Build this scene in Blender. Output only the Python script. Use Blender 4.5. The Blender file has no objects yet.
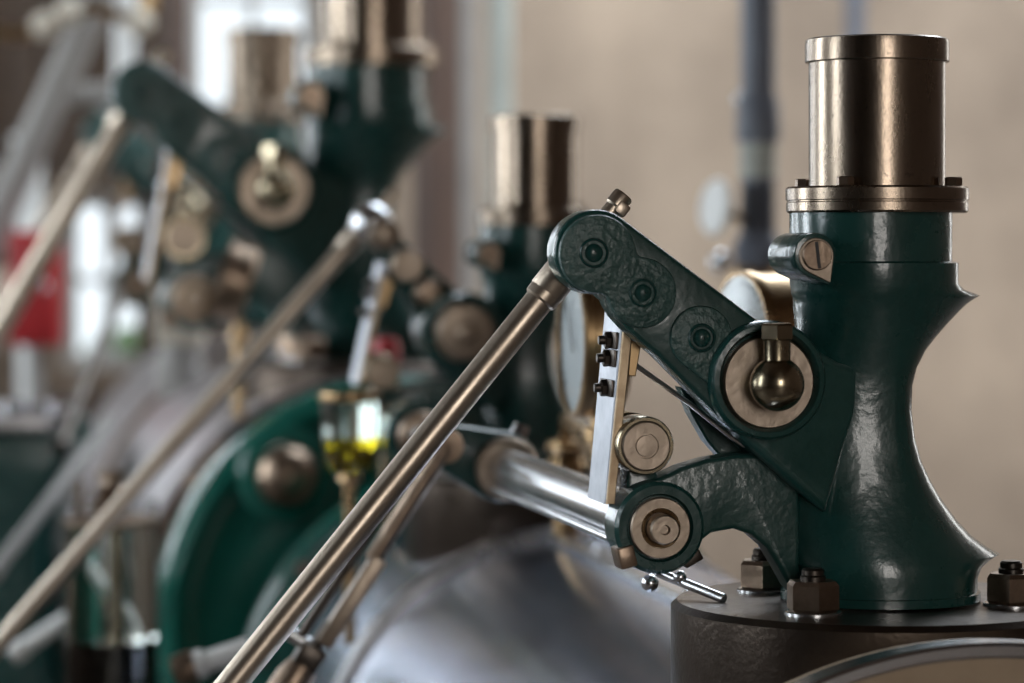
import bpy, bmesh, math, random
from mathutils import Vector, Matrix
random.seed(7)
S = bpy.context.scene
C = S.collection
PI = math.pi

# ------------------------------------------------------------------ camera
CZ = 1.5
F = 2900.0                       # focal length in pixels of a 1024 px wide frame
HOR = 250.0                      # horizon row
cd = bpy.data.cameras.new('camera')
cam = bpy.data.objects.new('camera', cd); C.objects.link(cam)
cam.location = (0, 0, CZ); cam.rotation_euler = (PI/2, 0, 0)
cd.sensor_width = 36; cd.lens = F*36/1024
cd.shift_y = -(341.5-HOR)/1024
cd.clip_start = .05; cd.clip_end = 100
cd.dof.use_dof = True; cd.dof.focus_distance = 2.84; cd.dof.aperture_fstop = 2.8
S.camera = cam

# ------------------------------------------------------------------ sky, light, exposure
w = bpy.data.worlds.new('overcast_sky'); S.world = w; w.use_nodes = True
bg = w.node_tree.nodes['Background']
bg.inputs[0].default_value = (.86, .94, 1, 1); bg.inputs[1].default_value = 1.1
S.view_settings.view_transform = 'Standard'; S.view_settings.look = 'None'
S.view_settings.exposure = 0.5; S.view_settings.gamma = 1; S.view_settings.use_curve_mapping = False
S.cycles.use_denoising = True
S.cycles.sample_clamp_indirect = 6

X0, X1, Y0, Y1, ZC = -4.2, 3.4, -4.2, 10.0, 4.8      # the hall
# (wall, centre along wall, sill, width, height): daylight windows; the right one is added fill
WINS_LEFT = [(2.0, 1.1, 1.1, 2.6), (4.9, 1.1, 1.2, 2.6), (8.2, 1.1, 1.6, 2.6)]
WINS_REAR = [(1.25, 1.1, .8, 2.7), (2.15, 1.1, .7, 2.7)]
WINS_BACK = [(-3.0, 1.1, 1.7, 2.6), (-1.405, 1.09, .32, .61), (-.905, 1.62, .46, 1.5)]
WINS_RIGHT_ADDED = [(7.6, 1.1, 1.5, 2.7)]  # unseen opening added to brighten the back wall
ROOF_FILL = (1.5, 7.3, 3.4, 2.6)                              # added overhead fill, unseen: centre x, y and size
def window_and_fill(loc, rot, w_, h_, power, col):
    l = bpy.data.lights.new('window_and_fill_light', 'AREA'); l.shape = 'RECTANGLE'; l.size = w_; l.size_y = h_
    l.energy = power; l.color = col
    o = bpy.data.objects.new('window_and_fill_light', l); C.objects.link(o); o.location = loc; o.rotation_euler = rot
    return o
for (c, s, a, b), pw in zip(WINS_LEFT, (60, 110, 60)):
    window_and_fill((X0-.12, c, s+b/2), (0, -PI/2, 0), b, a, pw, (.86, .94, 1))
for c, s, a, b in WINS_REAR: window_and_fill((c, Y0-.12, s+b/2), (PI/2, 0, 0), a, b, 50, (1, .93, .86))
window_and_fill((WINS_BACK[0][0], Y1+.12, WINS_BACK[0][1]+1.3), (-PI/2, 0, 0), 1.7, 2.6, 55, (.84, .92, 1))
for c, s, a, b in WINS_RIGHT_ADDED: window_and_fill((X1+.12, c, s+b/2), (0, PI/2, 0), b, a, 30, (1, .95, .88))  # added fill lamp from the right for the back wall
window_and_fill((ROOF_FILL[0], ROOF_FILL[1], ZC+.1), (0, 0, 0), ROOF_FILL[2], ROOF_FILL[3], 225, (.80, .90, 1))  # added fill from above for the back wall and cylinder tops

# ------------------------------------------------------------------ materials
def new_mat(name):
    m = bpy.data.materials.new(name); m.use_nodes = True
    nt = m.node_tree
    return m, nt, nt.nodes['Principled BSDF']
def mat(name, col, metal=0, rough=.4, var=None, vscale=6, vdetail=6, rvar=0, bump=0, bscale=40, coat=0,
        specks=None, stretch=None, bdetail=3):
    m, nt, p = new_mat(name)
    N = nt.nodes; L_ = nt.links
    p.inputs['Metallic'].default_value = metal; p.inputs['Roughness'].default_value = rough
    p.inputs['Base Color'].default_value = (*col, 1)
    p.inputs['Coat Weight'].default_value = coat; p.inputs['Coat Roughness'].default_value = .12
    tc = N.new('ShaderNodeTexCoord'); src = tc.outputs['Object']
    if stretch:
        mp = N.new('ShaderNodeMapping'); mp.inputs['Scale'].default_value = stretch
        L_.new(src, mp.inputs[0]); src = mp.outputs[0]
    if var:
        n = N.new('ShaderNodeTexNoise'); n.inputs['Scale'].default_value = vscale; n.inputs['Detail'].default_value = vdetail
        n.inputs['Roughness'].default_value = .62
        L_.new(src, n.inputs['Vector'])
        r = N.new('ShaderNodeValToRGB'); r.color_ramp.elements[0].position = .34; r.color_ramp.elements[1].position = .68
        r.color_ramp.elements[0].color = (*col, 1); r.color_ramp.elements[1].color = (*var, 1)
        L_.new(n.outputs['Fac'], r.inputs[0]); out = r.outputs[0]
        if specks:
            n3 = N.new('ShaderNodeTexNoise'); n3.inputs['Scale'].default_value = specks[1]; n3.inputs['Detail'].default_value = 5
            L_.new(tc.outputs['Object'], n3.inputs['Vector'])
            r3 = N.new('ShaderNodeValToRGB'); r3.color_ramp.elements[0].position = .62; r3.color_ramp.elements[1].position = .7
            L_.new(n3.outputs['Fac'], r3.inputs[0])
            mx = N.new('ShaderNodeMix'); mx.data_type = 'RGBA'
            L_.new(r3.outputs[0], mx.inputs['Factor']); L_.new(out, mx.inputs[6]); mx.inputs[7].default_value = (*specks[0], 1)
            out = mx.outputs[2]
        L_.new(out, p.inputs['Base Color'])
        if rvar:
            mr = N.new('ShaderNodeMapRange'); mr.inputs['To Min'].default_value = max(.02, rough-rvar); mr.inputs['To Max'].default_value = rough+rvar
            mr.inputs['From Min'].default_value = .3; mr.inputs['From Max'].default_value = .7
            L_.new(n.outputs['Fac'], mr.inputs['Value']); L_.new(mr.outputs[0], p.inputs['Roughness'])
    if bump:
        n2 = N.new('ShaderNodeTexNoise'); n2.inputs['Scale'].default_value = bscale; n2.inputs['Detail'].default_value = bdetail
        L_.new(tc.outputs['Object'], n2.inputs['Vector'])
        b = N.new('ShaderNodeBump'); b.inputs['Strength'].default_value = bump; b.inputs['Distance'].default_value = .004
        L_.new(n2.outputs['Fac'], b.inputs['Height']); L_.new(b.outputs[0], p.inputs['Normal'])
        if coat: L_.new(b.outputs[0], p.inputs['Coat Normal'])
    return m
M = {}
M['green'] = mat('green_enamel', (.0075, .047, .042), 0, .27, (.011, .058, .051), 14, 5, .04, .15, 70, .4)
M['green_cast'] = mat('green_enamel_on_castings', (.0095, .052, .046), 0, .36, (.015, .064, .056), 30, 6, .06, .28, 90, .35, bdetail=5)
M['green_rough'] = mat('green_enamel_on_rough_casting', (.018, .066, .059), 0, .44, (.034, .092, .082), 60, 6, .08, .7, 130, .35, bdetail=6)
M['green_cover'] = mat('mid_green_enamel', (.007, .10, .076), 0, .22, (.010, .125, .093), 5, 4, .05, .12, 18, .5)
M['bronze_steel'] = mat('browned_turned_steel', (.25, .20, .155), 1, .25, (.195, .155, .118), 26, 8, .05, .04, 300, 0, ((.15, .12, .09), 230), (1, 1, .35))
M['pad'] = mat('oiled_dark_steel', (.115, .092, .075), 1, .33, (.075, .058, .047), 14, 8, .08, .12, 160)
M['steel'] = mat('polished_steel', (.62, .63, .65), 1, .25, (.58, .585, .60), 12, 3, .0)
M['rod_steel'] = mat('warm_turned_steel', (.52, .44, .355), 1, .36, (.42, .35, .28), 18, 8, .05, .04, 260)
M['tan_steel'] = mat('faced_tan_steel', (.40, .325, .26), 1, .42, (.31, .25, .195), 35, 6, .06, .1, 140)
M['dark_steel'] = mat('blackened_steel', (.06, .055, .05), 1, .35, (.11, .09, .075), 30, 5, .08)
M['rust_steel'] = mat('brown_oxidised_steel', (.33, .25, .185), 1, .36, (.21, .15, .11), 40, 6, .08, .1, 150)
M['brass'] = mat('worn_brass', (.50, .345, .19), 1, .3, (.38, .25, .13), 16, 6, .07)
M['old_brass'] = mat('tarnished_brass', (.36, .305, .215), 1, .24, (.25, .205, .135), 22, 6, .08)
M['lagging'] = mat('blue_grey_sheet_steel', (.43, .465, .56), 1, .25, (.38, .41, .50), 6, 6, .02, .03, 300)
M['lagging_big'] = mat('brown_grey_sheet_steel', (.55, .52, .53), 1, .34, (.46, .42, .42), 3, 5, .05, .05, 30)
M['strap'] = mat('strap_steel', (.5, .5, .52), 1, .3, (.36, .35, .35), 20, 5, .06)
M['cover_face'] = mat('tan_painted_cover', (.50, .385, .27), 0, .5, (.42, .32, .22), 12, 6, .05, .05, 120)
M['tan_reflection'] = mat('steel_in_tan_reflection', (.52, .40, .27), 1, .5, (.42, .31, .2), 60, 5, .05)  # the room's tan reflection on a steel edge, put into the colour
M['link_steel'] = mat('ground_steel', (.40, .42, .46), 1, .42, (.33, .345, .38), 30, 6, .05)
M['dial'] = mat('enamel_dial', (.36, .42, .44), 0, .35)
M['ink'] = mat('black_ink', (.015, .015, .017), 0, .5)
M['pipe_blue'] = mat('slate_blue_paint', (.13, .145, .18), 0, .4, (.10, .11, .14), 8)
M['pipe_grey'] = mat('pale_grey_green_paint', (.42, .44, .40), 0, .45, (.36, .37, .33), 6)
M['pipe_brown'] = mat('red_brown_paint', (.105, .062, .045), 0, .5, (.075, .045, .034), 5)
M['white'] = mat('white_gloss_paint', (.78, .78, .76), 0, .3, (.70, .70, .68), 9)
M['grey_paint'] = mat('light_grey_paint', (.30, .285, .265), 0, .45, (.24, .225, .21), 7)
M['cream'] = mat('cream_paint', (.62, .56, .46), 0, .45, (.54, .48, .39), 7)
M['red'] = mat('red_paint', (.42, .018, .022), 0, .4, (.34, .014, .018), 9)
M['wall'] = mat('tan_plaster', (.54, .415, .31), 0, .85, (.20, .15, .112), .6, 6, 0, .2, 30)
M['brick'] = mat('brown_limewash', (.15, .10, .075), 0, .85, (.10, .068, .05), 2, 8, 0, .2, 30)
M['wood'] = mat('dark_brown_timber', (.075, .043, .025), 0, .6, (.045, .028, .017), 6, 6, 0, .2, 30, 0, None, (1, 1, 8))
M['floor'] = mat('worn_brown_tiles', (.15, .12, .10), 0, .5, (.10, .08, .07), 4)
M['ceiling'] = mat('off_white_ceiling', (.48, .45, .41), 0, .8, (.42, .39, .36), 2)
M['leaf'] = mat('leaf_green', (.10, .20, .05), 0, .6, (.05, .12, .03), 12)
M['soil'] = mat('lawn_green', (.13, .2, .06), 0, .9, (.09, .14, .05), 3)
def glass_mat(name, col, rough=0, ior=1.45):
    m, nt, p = new_mat(name)
    p.inputs['Base Color'].default_value = (*col, 1); p.inputs['Transmission Weight'].default_value = 1
    p.inputs['Roughness'].default_value = rough; p.inputs['IOR'].default_value = ior
    return m
M['glass'] = glass_mat('clear_glass', (.93, .97, .95))
M['cup_glass'] = glass_mat('grey_green_glass', (.80, .86, .82), .12)
M['oil'] = glass_mat('amber_oil', (.86, .62, .03), 0, 1.47)
M['dark_oil'] = mat('black_oil', (.012, .009, .007), 0, .06)
def pane_mat():
    m = bpy.data.materials.new('window_pane'); m.use_nodes = True; nt = m.node_tree
    nt.nodes.remove(nt.nodes['Principled BSDF'])
    t = nt.nodes.new('ShaderNodeBsdfTransparent'); g = nt.nodes.new('ShaderNodeBsdfGlossy'); g.inputs['Roughness'].default_value = .02
    mx = nt.nodes.new('ShaderNodeMixShader'); mx.inputs[0].default_value = .06
    nt.links.new(t.outputs[0], mx.inputs[1]); nt.links.new(g.outputs[0], mx.inputs[2])
    nt.links.new(mx.outputs[0], nt.nodes['Material Output'].inputs[0])
    return m
M['pane'] = pane_mat()

# ------------------------------------------------------------------ shape helpers
def merge(dst, src, mtx=None):
    me = bpy.data.meshes.new('tmp'); src.to_mesh(me); src.free()
    if mtx is not None: me.transform(mtx)
    dst.from_mesh(me); bpy.data.meshes.remove(me)
    return dst
def axis_mtx(p0, d):
    d = Vector(d).normalized()
    return Matrix.Translation(Vector(p0)) @ d.to_track_quat('Z', 'Y').to_matrix().to_4x4()
def lathe(prof, p0=(0, 0, 0), d=(0, 0, 1), seg=48, bm=None):
    """revolve (radius, height) pairs round direction d from p0; closes at radius 0"""
    b = bmesh.new(); rings = []
    for r, h in prof:
        if r < 1e-6: rings.append([b.verts.new((0, 0, h))])
        else: rings.append([b.verts.new((r*math.cos(2*PI*i/seg), r*math.sin(2*PI*i/seg), h)) for i in range(seg)])
    for a, c in zip(rings, rings[1:]):
        for i in range(seg):
            j = (i+1) % seg
            if len(a) == 1 and len(c) == 1: continue
            if len(a) == 1: b.faces.new((a[0], c[j], c[i]))
            elif len(c) == 1: b.faces.new((a[i], a[j], c[0]))
            else: b.faces.new((a[i], a[j], c[j], c[i]))
    bmesh.ops.recalc_face_normals(b, faces=b.faces)
    b.transform(axis_mtx(p0, d))
    if bm is None: return b
    return merge(bm, b)
def rod(p0, p1, r, r2=None, seg=24, bm=None, ch=None):
    p0 = Vector(p0); p1 = Vector(p1); l = (p1-p0).length; r2 = r if r2 is None else r2
    ch = min(r, r2)*.12 if ch is None else ch
    return lathe([(0, 0), (r-ch, 0), (r, ch), (r2, l-ch), (r2-ch, l), (0, l)], p0, p1-p0, seg, bm)
def ball(c, r, seg=32, bm=None):
    return lathe([(r*math.sin(PI*i/16), -r*math.cos(PI*i/16)) for i in range(17)], c, (0, 0, 1), seg, bm)
def hexnut(p0, d, r, h, turn=0, bm=None):
    b = bmesh.new(); n = 6
    prof = [(r*.9, 0), (r, h*.08), (r, h*.86), (r*.87, h)]
    rings = [[b.verts.new((q*math.cos(turn+2*PI*i/n), q*math.sin(turn+2*PI*i/n), z)) for i in range(n)] for q, z in prof]
    for a, c in zip(rings, rings[1:]):
        for i in range(n): b.faces.new((a[i], a[(i+1) % n], c[(i+1) % n], c[i]))
    b.faces.new(rings[0][::-1]); b.faces.new(rings[-1])
    bmesh.ops.recalc_face_normals(b, faces=b.faces)
    b.transform(axis_mtx(p0, d))
    return b if bm is None else merge(bm, b)
def prism(pts, y0, y1, bev=.003, seg=2, bm=None):
    """outline of (x, z) points extruded along local y from y0 (front) to y1"""
    b = bmesh.new()
    f = [b.verts.new((x, y0, z)) for x, z in pts]; g = [b.verts.new((x, y1, z)) for x, z in pts]
    n = len(pts)
    ff = b.faces.new(f); b.faces.new(g[::-1])
    for i in range(n): b.faces.new((f[i], g[i], g[(i+1) % n], f[(i+1) % n]))
    bmesh.ops.recalc_face_normals(b, faces=b.faces)
    if bev:
        fs = set(ff.edges)
        bmesh.ops.bevel(b, geom=list(fs), offset=bev, segments=seg, affect='EDGES', profile=.5, clamp_overlap=True)
    return b if bm is None else merge(bm, b)
def box(c, s, rz=0, bev=0, bm=None, mtx=None):
    b = bmesh.new(); bmesh.ops.create_cube(b, size=1)
    for v in b.verts: v.co = Vector((v.co.x*s[0], v.co.y*s[1], v.co.z*s[2]))
    if bev: bmesh.ops.bevel(b, geom=list(b.edges), offset=bev, segments=2, affect='EDGES', profile=.5)
    b.transform(Matrix.Translation(Vector(c)) @ (mtx if mtx is not None else Matrix.Rotation(rz, 4, 'Z')))
    return b if bm is None else merge(bm, b)
def tube(path, r, seg=12, bm=None):
    b = bmesh.new(); P = [Vector(p) for p in path]; rings = []; prev = None
    for i, p in enumerate(P):
        t = (P[min(i+1, len(P)-1)]-P[max(i-1, 0)]).normalized()
        if prev is None:
            u = t.orthogonal().normalized()
        else:
            u = (prev - t*prev.dot(t)).normalized()
        prev = u; v = t.cross(u)
        rings.append([b.verts.new(p+u*r*math.cos(2*PI*k/seg)+v*r*math.sin(2*PI*k/seg)) for k in range(seg)])
    for a, c in zip(rings, rings[1:]):
        for i in range(seg): b.faces.new((a[i], a[(i+1) % seg], c[(i+1) % seg], c[i]))
    b.faces.new(rings[0][::-1]); b.faces.new(rings[-1])
    bmesh.ops.recalc_face_normals(b, faces=b.faces)
    return b if bm is None else merge(bm, b)
def hull(circs, n=40):
    P = []
    for x, z, r in circs:
        P += [(x+r*math.cos(2*PI*i/n), z+r*math.sin(2*PI*i/n)) for i in range(n)] if r > 0 else [(x, z)]
    P = sorted(set((round(a, 6), round(c, 6)) for a, c in P))
    def half(P):
        h = []
        for p in P:
            while len(h) > 1 and (h[-1][0]-h[-2][0])*(p[1]-h[-2][1])-(h[-1][1]-h[-2][1])*(p[0]-h[-2][0]) <= 1e-12: h.pop()
            h.append(p)
        return h
    return half(P)[:-1]+half(P[::-1])[:-1]
def blob(circs, k, c, n=72):
    """outline of softly merged circles, star-shaped about c"""
    def sd(x, z):
        e = sum(math.exp(-(math.hypot(x-a, z-b)-r)/k) for a, b, r in circs)
        return -k*math.log(max(e, 1e-30))
    out = []
    for i in range(n):
        a = 2*PI*i/n; lo, hi = 0, .3
        ca, sa = math.cos(a), math.sin(a)
        for _ in range(40):
            m_ = (lo+hi)/2
            if sd(c[0]+m_*ca, c[1]+m_*sa) < 0: lo = m_
            else: hi = m_
        out.append((c[0]+lo*ca, c[1]+lo*sa))
    return out

# ------------------------------------------------------------------ object helpers
def obj(name, bm, m, parent=None, base=None, ang=32, label=None):
    if base is not None: bm.transform(Matrix.Translation(-Vector(base)))
    me = bpy.data.meshes.new(name); bm.to_mesh(me); bm.free()
    me.polygons.foreach_set('use_smooth', [True]*len(me.polygons))
    me.set_sharp_from_angle(angle=math.radians(ang))
    me.materials.append(M[m])
    o = bpy.data.objects.new(name, me); C.objects.link(o)
    if parent: o.parent = parent
    if label: o['label'] = label
    return o
def tag(o, label, cat, group=None):
    o['label'] = label; o['category'] = cat
    if group: o['group'] = group
    return o
def struct(name, bm, m, parent=None):
    o = obj(name, bm, m, parent)
    if not parent: o['kind'] = 'structure'
    return o
class Frame:
    """a machine frame: origin on the pad under a valve housing, y along the cylinder"""
    def __init__(s, o, th, sc=1):
        s.m = Matrix.Translation(Vector(o)) @ Matrix.Rotation(th, 4, 'Z') @ Matrix.Diagonal((sc, sc, sc, 1))
def thing(name, fr, base, label, cat, group=None, ang=0):
    o = bpy.data.objects.new(name, None); C.objects.link(o); o.empty_display_size = .05
    o.matrix_world = fr.m @ Matrix.Translation(Vector(base)) @ Matrix.Rotation(ang, 4, 'Y')
    return tag(o, label, cat, group)
def dup(o, fr, base, label, ang=0, group=None, skip=()):
    r = o.copy(); C.objects.link(r)
    r.matrix_world = fr.m @ Matrix.Translation(Vector(base)) @ Matrix.Rotation(ang, 4, 'Y')
    r['label'] = label
    if group: r['group'] = group
    for ch in list(o.children):
        if ch.name.split('.')[0] in skip: continue
        c = ch.copy(); C.objects.link(c); c.parent = r
        for g in list(ch.children):
            e = g.copy(); C.objects.link(e); e.parent = c
    return r
WORLD = Frame((0, 0, 0), 0)

TH = math.atan2(.329, 1.67)
O1 = Vector((.366, 2.9, 1.15))
EX = Vector((math.cos(TH), math.sin(TH), 0)); EY = Vector((-math.sin(TH), math.cos(TH), 0))
LEN = 1.70                                            # distance between the two valve housings
HP = Frame(O1, TH); HP2 = Frame(O1+EY*LEN, TH)
LS = 1.45
O3 = Vector((-.27, 5.6, 1.29)); TH3 = math.radians(10)
EX3 = Vector((math.cos(TH3), math.sin(TH3), 0)); EY3 = Vector((-math.sin(TH3), math.cos(TH3), 0))
LEN3 = 2.35
LP = Frame(O3, TH3, LS); LP2 = Frame(O3+EY3*LEN3, TH3, LS)
def ray(px, py): return Vector(((px-512)/F, 1, (HOR-py)/F))
def L(px, py, y=0):
    """(x, z) in the near machine's frame of the sight line through a pixel, on the plane at local depth y"""
    d = ray(px, py); t = (y+O1.dot(EY)-0)/(d.x*EY.x+d.y*EY.y) if False else (y+O1.x*EY.x+O1.y*EY.y)/(d.x*EY.x+d.y*EY.y)
    p = d*t
    return ((p.x-O1.x)*EX.x+(p.y-O1.y)*EX.y, p.z+CZ-O1.z)
def LL(P, y): return [L(a, b, y) for a, b in P]
def L3(px, py, y): x, z = L(px, py, y); return (x, y, z)
def at(px, py, depth):
    d = ray(px, py); return Vector((d.x*depth, depth, CZ+d.z*depth))
FWD = (0, -1, 0)                                      # local: towards the viewer's side

# ================================================================== the hall
def wall(name, axis, pos, thick, u0, u1, z0, z1, holes, m):
    """a wall with rectangular openings, built of blocks joined into one mesh"""
    us = sorted({u0, u1, *[h[0]-h[2]/2 for h in holes], *[h[0]+h[2]/2 for h in holes]})
    b = bmesh.new()
    for a, c in zip(us, us[1:]):
        zs = [(z0, z1)]
        for h in holes:
            if h[0]-h[2]/2 <= a+1e-6 and c-1e-6 <= h[0]+h[2]/2: zs = [(z0, h[1]), (h[1]+h[3], z1)]
        for p, q in zs:
            ctr = ((a+c)/2, pos, (p+q)/2); sz = (c-a, thick, q-p)
            if axis == 'y': ctr = (pos, ctr[0], ctr[2]); sz = (thick, sz[0], sz[2])
            box(ctr, sz, bm=b)
    return struct(name, b, m)
wall('wall_back', 'x', Y1+.12, .24, X0-.24, X1+.24, 0, ZC, WINS_BACK, 'wall')
wall('wall_left', 'y', X0-.12, .24, Y0, Y1, 0, ZC, WINS_LEFT, 'brick')
wall('wall_right', 'y', X1+.12, .24, Y0, Y1, 0, ZC, WINS_RIGHT_ADDED, 'brick')
wall('wall_rear', 'x', Y0-.12, .24, X0-.24, X1+.24, 0, ZC, WINS_REAR, 'wood')
struct('floor', box(((X0+X1)/2, (Y0+Y1)/2, -.1), (X1-X0+.48, Y1-Y0+.48, .2)), 'floor')
cb = bmesh.new()
sx0, sx1, sy0, sy1 = ROOF_FILL[0]-ROOF_FILL[2]/2, ROOF_FILL[0]+ROOF_FILL[2]/2, ROOF_FILL[1]-ROOF_FILL[3]/2, ROOF_FILL[1]+ROOF_FILL[3]/2
for a, c, e, f in ((X0-.24, X1+.24, Y0-.24, sy0), (X0-.24, X1+.24, sy1, Y1+.24), (X0-.24, sx0, sy0, sy1), (sx1, X1+.24, sy0, sy1)):
    box(((a+c)/2, (e+f)/2, ZC+.1), (c-a, f-e, .2), bm=cb)
struct('ceiling', cb, 'wood')
wn = 0
def window(axis, pos, c, s, a, b, nx, nz, side):
    """white frame with glazing bars; each pane a child"""
    global wn; wn += 1
    fr = bmesh.new(); t = .05
    def put(u, z, su, sz, d=.07):
        box((u, pos, z) if axis == 'x' else (pos, u, z), (su, d, sz) if axis == 'x' else (d, su, sz), bm=fr)
    for u in (c-a/2+t/2, c+a/2-t/2): put(u, s+b/2, t, b)
    for z in (s+t/2, s+b-t/2): put(c, z, a-2*t, t)
    for i in range(1, nx): put(c-a/2+a*i/nx, s+b/2, .03, b-2*t, .05)
    for i in range(1, nz): put(c, s+b*i/nz, a-2*t, .03, .04)
    o = struct('window_%d' % wn, fr, 'white')
    for i in range(nx):
        for k in range(nz):
            u = c-a/2+a*(i+.5)/nx; z = s+b*(k+.5)/nz; su = a/nx-.03; sz = b/nz-.03
            q = pos+side*.03
            obj('pane', box((u, q, z) if axis == 'x' else (q, u, z), (su, .006, sz) if axis == 'x' else (.006, su, sz)), 'pane', o)
for c, s, a, b in WINS_BACK: window('x', Y1+.12, c, s, a, b, 2 if a < .6 else 4, 2 if b < 1 else 4, 1)
for c, s, a, b in WINS_LEFT: window('y', X0-.06, c, s, a, b, 3, 5, -1)
for c, s, a, b in WINS_RIGHT_ADDED: window('y', X1+.06, c, s, a, b, 3, 5, 1)  # frame round the added right-hand opening
for c, s, a, b in WINS_REAR: window('x', Y0-.06, c, s, a, b, 2, 5, -1)
fr = bmesh.new()  # bars and panes that dress the added roof opening
for i in range(5): box((sx0+.03+i*(ROOF_FILL[2]-.06)/4, ROOF_FILL[1], ZC+.02), (.06, ROOF_FILL[3], .08), bm=fr)
for y in (sy0+.03, sy1-.03): box((ROOF_FILL[0], y, ZC+.02), (ROOF_FILL[2], .06, .07), bm=fr)
added_roof_light = struct('window_%d' % (wn+1), fr, 'white')
for i in range(4): obj('pane', box((sx0+.03+(i+.5)*(ROOF_FILL[2]-.06)/4, ROOF_FILL[1], ZC+.16), ((ROOF_FILL[2]-.06)/4-.01, ROOF_FILL[3], .006)), 'pane', added_roof_light)
lawn = struct('lawn', box((-1, 17, -.25), (26, 13.5, .3)), 'soil')

# ================================================================== the near cylinder (axis along local y)
AXZ = .70-O1.z                                        # axis height in the machine frame
RL = .376
def lagging_part(name, m, y0, y1, r, parent, seg=96):
    return obj(name, lathe([(r-.012, 0), (r, .006), (r, y1-y0-.006), (r-.012, y1-y0)], (0, y0, AXZ), (0, 1, 0), seg), m, parent)
cyl = thing('steam_cylinder', HP, (0, 0, 0), 'steam cylinder under blue-grey sheet cladding, carrying the nearest green valve housing', 'cylinder')
lagging_part('cladding_sheet', 'lagging', -.26, 1.42, RL, cyl)
lagging_part('cladding_sheet', 'lagging', 1.46, 2.02, RL-.004, cyl)
obj('cladding_band', lathe([(RL-.01, 0), (RL+.010, 0), (RL+.015, .006), (RL+.015, .028), (RL+.008, .034), (RL-.01, .034)], (0, 1.42, AXZ), (0, 1, 0), 96), 'strap', cyl)
def along_strip(ang, w_, h_, y0, y1, r=RL):
    b = box((0, (y0+y1)/2, 0), (w_, y1-y0, h_), bev=h_*.3)
    b.transform(Matrix.Translation((0, 0, AXZ)) @ Matrix.Rotation(ang, 4, 'Y') @ Matrix.Translation((0, 0, r+h_*.3)))
    return b
st = obj('seam_strip', along_strip(-.08, .042, .014, .19, 1.42), 'steel', cyl)
for i in range(7):
    b = lathe([(.006, 0), (.006, .002), (.003, .005), (0, .006)], (0, .3+i*.17, RL+.010), (0, 0, 1), 12)
    b.transform(Matrix.Translation((0, 0, AXZ)) @ Matrix.Rotation(-.08, 4, 'Y'))
    obj('screw', b, 'steel', st)
cov = obj('end_cover', lathe([(.37, .05), (.444, .05), (.4465, .046), (.4465, .004), (.435, .002), (.43, .004), (0, .006)], (0, -.31, AXZ), (0, 1, 0), 160), 'cover_face', cyl)
obj('cover_rim', lathe([(.4345, .003), (.4345, -.001), (.4375, -.0035), (.4455, -.0035), (.4485, .0), (.4485, .03), (.4465, .032)], (0, -.31, AXZ), (0, 1, 0), 160), 'steel', cyl)
obj('end_flange', lathe([(.2, 0), (.44, 0), (.452, .01), (.452, .05), (.44, .06), (.2, .06)], (0, 2.02, AXZ), (0, 1, 0), 96), 'green_cover', cyl)
for k in range(16):
    a = 2*PI*k/16+.1
    obj('flange_nut', hexnut((.425*math.cos(a), 2.02, AXZ+.425*math.sin(a)), FWD, .016, .016), 'dark_steel', cyl)
def pad_part(parent, y, r=.207):
    return obj('valve_pad', lathe([(0, -.14), (r-.004, -.14), (r, -.13), (r, -.006), (r-.006, 0), (0, 0)], (0, y, 0), (0, 0, 1), 96), 'pad', parent, ang=40)
pad_part(cyl, 0); pad_part(cyl, LEN)
# saddle feet that carry the cylinder on the floor
for y in (.25, 1.6):
    obj('support_foot', prism([(-.36, -O1.z), (.36, -O1.z), (.3, -.85), (.26, -.62), (-.26, -.62), (-.3, -.85)], y-.09, y+.09, .01), 'green', cyl)

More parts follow.
